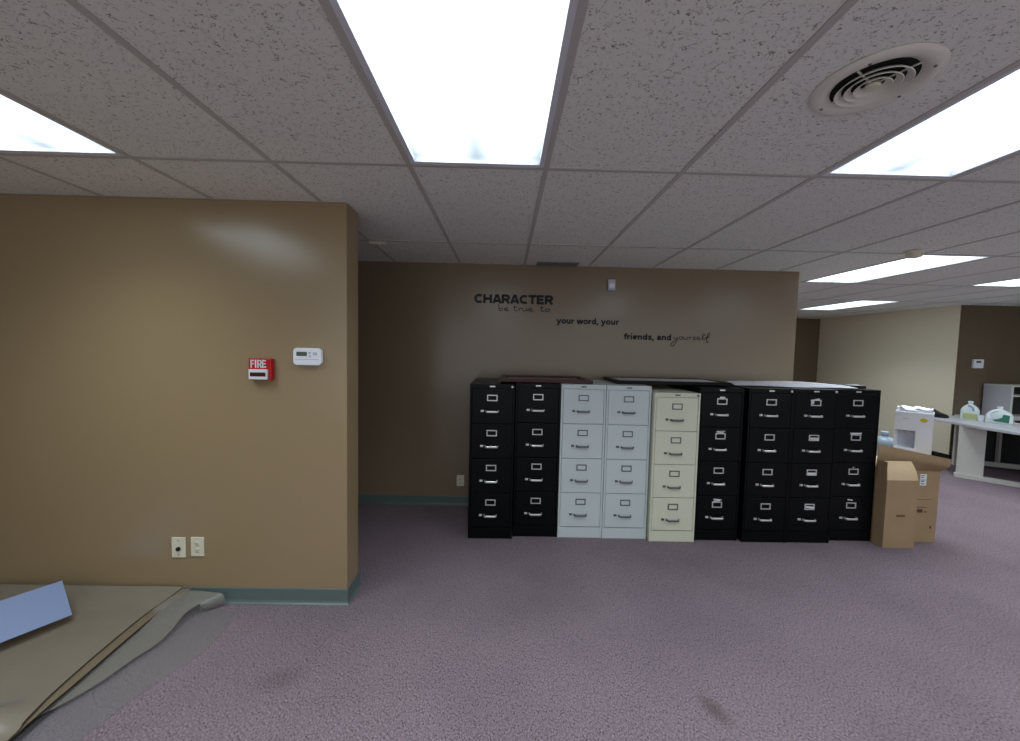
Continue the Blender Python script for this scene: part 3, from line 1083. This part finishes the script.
t = thing('water_jug', 'translucent blue water jug between the cabinets and the water dispenser', 'jug', (3.80, 3.72, .630))
t.scale = (1, 1, .88)
MB().lathe([(.088, .0), (.095, .012), (.095, .09), (.091, .105), (.095, .12), (.095, .145), (.084, .175), (.055, .2), (.03, .212), (.028, .235)], 40).build('bottle', M_bluejug, t, smooth=True)
MB().lathe([(.031, .235), (.032, .262), (.028, .266)], 24).build('cap', mat('blue_cap', srgb(170, 196, 214), rough=.4), t, smooth=True)

# ------------------------------------------------------------------ desk with hutch at far right
t = thing('office_desk', 'pale grey laminate desk against the dark brown wall at far right', 'desk', (7.0, 5.0, 0))
pl = [(6.13, 5.72), (6.17, 5.36), (6.185, 5.1), (6.14, 4.8), (6.16, 4.5), (6.3, 4.2), (7.2, 3.95), (8.6, 3.9), (8.6, 5.835), (7.04, 5.835), (6.9, 5.72)]
MB().prism([(x - 7.0, y - 5.0) for x, y in pl], .705, .74, .006).build('desktop', M_lam, t)
d = Vector((.25, -.27, 0)).normalized()
A = Vector((6.165 - 7, 5.04 - 5, 0))
ang = math.atan2(d.y, d.x)
Mx = Matrix.Translation(A) @ Matrix.Rotation(ang, 4, 'Z')
MB().box(0, .235, 0, .05, .055, .704, .004, M=Mx).build('end_panel', M_lamwarm, t)
MB().box(-.015, 1.0, -.02, .07, .0, .055, .004, M=Mx).build('base_runner', M_lamwarm, t)
MB().box(-.17, -.05, .62, .65, .0, .704, .003).build('back_panel', M_lamwarm, t)
MB().box(.06, .66, .47, .50, .03, .10, .003, M=Matrix.Rotation(-.5, 4, 'Z') @ Matrix.Translation((-.27, .02, 0))).build('floor_rail', M_lamwarm, t)
MB().box(.40, .44, .54, .58, .0, .704, .003).build('post', M_lamwarm, t)
MB().box(.05, 1.58, .60, .62, .06, .704).build('modesty_panel', M_modesty, t)
MB().box(.45, 1.2, .25, .58, .02, .60, .004).build('pedestal', M_modesty, t)

t = thing('desk_hutch', 'grey hutch with open shelves standing on the desk at the right edge', 'hutch', (7.45, 5.50, .7405))
MB().box(0, .022, 0, .325, 0, .47, .003).build('side_panel', M_lam, t)
MB().box(.022, 1.2, .30, .325, 0, .47).build('back_panel', M_modesty, t)
MB().box(-.005, 1.2, -.012, .325, .471, .493, .003).build('top_panel', M_lamwarm, t)
MB().box(.022, 1.2, 0, .3, .325, .345, .002).build('shelf', M_lamwarm, t)
MB().box(.022, 1.2, 0, .3, .0, .022, .002).build('bottom_shelf', M_lamwarm, t)
MB().box(.60, .62, .002, .3, .023, .324, .002).build('divider', M_lam, t)
MB().box(-.004, .026, -.012, -.0005, 0, .47, .002).build('front_edge', M_lamwarm, t)


def jug_body(sx, sy, h):
    """square shouldered gallon jug section stack"""
    b = bmesh.new()
    prof = [(.94, 0), (1, .03), (1, .52), (.96, .60), (.78, .74), (.46, .86), (.24, .92), (.22, 1.0)]
    rings = []
    n = 24
    for s, z in prof:
        ring = []
        e = .65 if z < .65 else .9
        for k in range(n):
            a = 2 * PI * k / n
            c, q = math.cos(a), math.sin(a)
            ring.append(b.verts.new((sx * s * math.copysign(abs(c) ** e, c), sy * s * math.copysign(abs(q) ** e, q), z * h)))
        rings.append(ring)
    for p, q in zip(rings, rings[1:]):
        for k in range(n):
            b.faces.new((p[k], p[(k + 1) % n], q[(k + 1) % n], q[k]))
    b.faces.new(rings[0][::-1]); b.faces.new(rings[-1])
    m_ = MB()
    m_._merge(b)
    return m_


t = thing('plastic_jug', 'clear gallon jug holding some yellowish liquid, left on the desk', 'jug', (6.69, 5.36, .7405), math.radians(-51), 'gallon jugs on the desk')
jug_body(.090, .075, .240).build('bottle', M_clear, t, smooth=True)
MB().lathe([(.026, .2405), (.026, .262), (.022, .264)], 20).build('cap', M_plastic, t, smooth=True)
MB().box(-.065, .065, -.0765, -.0745, .02, .09, .0005).build('liquid_level', M_liquid, t)
MB().tube(spline([(-.02, -.04, .20), (.02, -.072, .18), (.03, -.078, .13)], 5), .011).build('handle', M_bluejug, t)

t = thing('plastic_jug', 'white gallon jug with a big green label and handle, right on the desk', 'jug', (6.745, 5.075, .7405), math.radians(-51), 'gallon jugs on the desk')
jug_body(.118, .075, .205).build('bottle', M_clear, t, smooth=True)
MB().lathe([(.028, .2055), (.028, .228), (.024, .23)], 20, (.0, 0)).build('cap', M_plastic, t, smooth=True)
MB().tube(spline([(-.02, -.04, .18), (-.065, -.066, .165), (-.095, -.078, .12), (-.09, -.08, .07)], 6), .013).build('handle', M_plastic, t)
b = MB()
pts = [(-.06, .05), (-.04, .03), (.08, .02), (.085, .12), (.03, .13), (.02, .085), (-.02, .06)]
vs = [b.bm.verts.new((x, -.0785, z)) for x, z in pts]
vs2 = [b.bm.verts.new((x, -.0765, z)) for x, z in pts]
b.bm.faces.new(vs); b.bm.faces.new(vs2[::-1])
for k in range(len(pts)):
    b.bm.faces.new((vs[k], vs2[k], vs2[(k + 1) % len(pts)], vs[(k + 1) % len(pts)]))
bmesh.ops.recalc_face_normals(b.bm, faces=b.bm.faces)
b.build('label', M_green, t)

t = thing('paper_cup', 'small white cup between the two jugs on the desk', 'cup', (6.672, 5.215, .7405))
MB().lathe([(.022, 0), (.024, .002), (.029, .075), (.031, .08), (.027, .078), (.021, .006)], 24).build('cup', M_plastic, t, smooth=True)

t = thing('desk_tray', 'flat dark item lying on a pale tray in front of the hutch', 'tray', (6.98, 5.06, .7405), -.3)
MB().box(-.06, .26, -.05, .06, .0, .012, .003).build('tray', M_ivory, t)
MB().box(.0, .09, -.03, .04, .0125, .04, .008).build('dispenser', M_shoe, t)
MB().box(.11, .24, -.03, .04, .0125, .022, .003).build('pad', M_modesty, t)

# black shoe: sole, upper, laces
t = thing('black_shoe', 'black leather shoe on the desk behind the water dispenser', 'shoe', (6.36, 5.535, .7405), math.radians(-42))
t.scale = (1, 1, 1.4)
b = bmesh.new()
secs = []   # along x (heel to toe): x, half width, top height, opening
for x, hw_, zt in ((-.145, .022, .085), (-.125, .034, .098), (-.08, .037, .095), (-.035, .037, .090), (.01, .041, .080), (.05, .046, .058), (.095, .045, .046), (.13, .034, .036), (.148, .014, .026)):
    ring = []
    for k in range(14):
        a = 2 * PI * k / 14
        y = hw_ * math.copysign(abs(math.cos(a)) ** .8, math.cos(a))
        z = .018 + (zt - .018) * (.5 + .5 * math.copysign(abs(math.sin(a)) ** .7, math.sin(a)))
        ring.append(b.verts.new((x, y * (1 - .35 * max(0, math.sin(a))), z)))
    secs.append(ring)
for p, q in zip(secs, secs[1:]):
    for k in range(14):
        b.faces.new((p[k], p[(k + 1) % 14], q[(k + 1) % 14], q[k]))
b.faces.new(secs[0][::-1]); b.faces.new(secs[-1])
mb = MB(); mb._merge(b)
mb.build('upper', M_shoe, t, smooth=True)
so = [(-.15, -.02), (-.13, -.036), (-.06, -.038), (.02, -.042), (.09, -.049), (.135, -.036), (.155, -.008), (.155, .008), (.135, .036), (.09, .049), (.02, .042), (-.06, .038), (-.13, .036), (-.15, .02)]
MB().prism(so, 0, .019, .003).build('sole', M_shoe, t)
b = MB()
for k in range(4):
    x = .0 + k * .017
    b.tube([(x, -.024, .082 - k * .008), (x + .004, 0, .089 - k * .008), (x, .024, .082 - k * .008)], .003, 6)
b.build('laces', M_slot, t)

# ------------------------------------------------------------------ vinyl floor mats
def sheet_between(left, right, ncol, zfun, thick):
    """left/right: matching lists of edge points; rows run between them"""
    L_, R_ = spline(left, 6), spline(right, 6)
    rows = []
    for a, c in zip(L_, R_):
        rr = []
        for k in range(ncol + 1):
            v = k / ncol
            p = Vector(a).lerp(Vector(c), v)
            p.z += zfun(p.x, p.y, v)
            rr.append(p)
        rows.append(rr)
    return MB().grid(rows, thick)


# flat ribbed clear mat on the carpet
rt = [(-1.565, 2.215, .005), (-1.535, 2.05, .005), (-1.535, 1.9, .005), (-1.60, 1.74, .005), (-1.66, 1.52, .005), (-1.75, 1.2, .005)]
lf = [(-1.86, 2.262, .005), (-1.95, 2.05, .005), (-2.0, 1.9, .005), (-2.0, 1.74, .005), (-2.0, 1.52, .005), (-2.05, 1.2, .005)]
tag(sheet_between(lf, rt, 10, lambda x, y, v: 0.0, .003).build('floor_mat', M_matFlat, smooth=True), 'clear ribbed vinyl mat lying flat on the carpet under the other sheets', 'floor mat', 'vinyl floor mats by the stub wall')

# grey curled sheet
rt = [(-1.705, 2.262, .082), (-1.795, 2.14, .055), (-1.79, 2.03, .03), (-1.785, 1.93, .026), (-1.815, 1.83, .024), (-1.84, 1.70, .022), (-1.89, 1.585, .022), (-1.935, 1.50, .022), (-1.96, 1.2, .022)]
lf = [(-2.05, 2.272, .09), (-2.15, 2.14, .04), (-2.15, 2.03, .02), (-2.15, 1.93, .02), (-2.15, 1.83, .02), (-2.15, 1.70, .02), (-2.15, 1.585, .02), (-2.15, 1.50, .02), (-2.15, 1.2, .02)]
t = tag(sheet_between(lf, rt, 12, lambda x, y, v: .005 * math.sin(PI * v) * (1 + .5 * math.sin(7 * y)), .003).build('floor_mat', M_matMid, smooth=True), 'grey vinyl sheet with a curled corner between the two other floor mats', 'floor mat', 'vinyl floor mats by the stub wall')
curl = []
for k in range(9):
    a = PI * k / 8
    q = .036 * math.sin(a)
    zz = .0455 + .0365 * math.cos(a)
    curl.append([(-1.705 + q * .8, 2.262 + .0 * k, zz), (-1.738 + q * .5, 2.225, .010 + (zz - .009) * .88), (-1.768 + q * .2, 2.185, .030 + (zz - .009) * .52)])
MB().grid(curl, .003).build('curled_edge', M_matMid, t, smooth=True)

# brownish sheet whose edge shows under the top one
rt = [(-1.885, 2.274, .098), (-1.935, 2.19, .062), (-1.955, 2.10, .050), (-1.94, 1.89, .046), (-1.92, 1.71, .045), (-1.91, 1.59, .044), (-1.90, 1.487, .042), (-1.895, 1.41, .038), (-1.90, 1.1, .034)]
lf = [(-2.5, p[1], p[2] - .008) for p in rt]
tag(sheet_between(lf, rt, 8, lambda x, y, v: 0.0, .003).build('floor_mat', vinyl_material('brown_vinyl_sheet', srgb(126, 113, 94), 0.97, 0.3), smooth=True), 'brown vinyl sheet showing as a narrow strip under the edge of the top mat', 'floor mat', 'vinyl floor mats by the stub wall')

# top brown-grey sheet, bulging, climbing the wall at the back
rt = [(-1.935, 2.276, .108), (-1.985, 2.19, .07), (-2.005, 2.10, .058), (-1.99, 1.89, .055), (-1.965, 1.71, .055), (-1.942, 1.59, .056), (-1.912, 1.487, .056), (-1.885, 1.41, .05), (-1.88, 1.1, .04)]
lf = [(-3.7, 2.276, .105), (-3.7, 2.19, .06), (-3.7, 2.10, .05), (-3.7, 1.89, .05), (-3.7, 1.71, .05), (-3.7, 1.59, .05), (-3.7, 1.487, .05), (-3.7, 1.41, .05), (-3.7, 1.1, .04)]
zf = lambda x, y, v: .065 * math.exp(-(((y - 1.56) * .76 - (x + 1.9) * .65) / .07) ** 2) * min(1, (1 - v) * 14) + .010 * math.sin(6 * x + 3 * y) * min(1, (1 - v) * 3) * (1 if y < 2.15 else .2)
tag(sheet_between(lf, rt, 40, zf, .004).build('floor_mat', M_matTop, smooth=True), 'large brownish hazy vinyl sheet on top of the mat pile by the stub wall', 'floor mat', 'vinyl floor mats by the stub wall')

# blue-grey board lying on the sheets
c0, c1, c2, c3 = Vector((-2.517, 2.15, .217)), Vector((-2.342, 2.04, .095)), Vector((-2.94, 1.60, .11)), Vector((-3.18, 1.75, .19))
c2, c3 = c1 + Vector((-.33, -.70, .04)), c0 + Vector((-.33, -.70, .04))
n = (c1 - c0).cross(c3 - c0).normalized()
if n.z < 0:
    n = -n
t = thing('blue_board', 'blue grey flat board lying on the vinyl sheets at the left edge', 'board', tuple(c1))
b = MB()
r1 = [c0 - c1, c1 - c1, c2 - c1, c3 - c1]
v1 = [b.bm.verts.new(p + n * .004) for p in r1]
v2 = [b.bm.verts.new(p) for p in r1]
b.bm.faces.new(v1); b.bm.faces.new(v2[::-1])
for k in range(4):
    b.bm.faces.new((v1[k], v2[k], v2[(k + 1) % 4], v1[(k + 1) % 4]))
bmesh.ops.recalc_face_normals(b.bm, faces=b.bm.faces)
b.build('board', M_bluepanel, t)
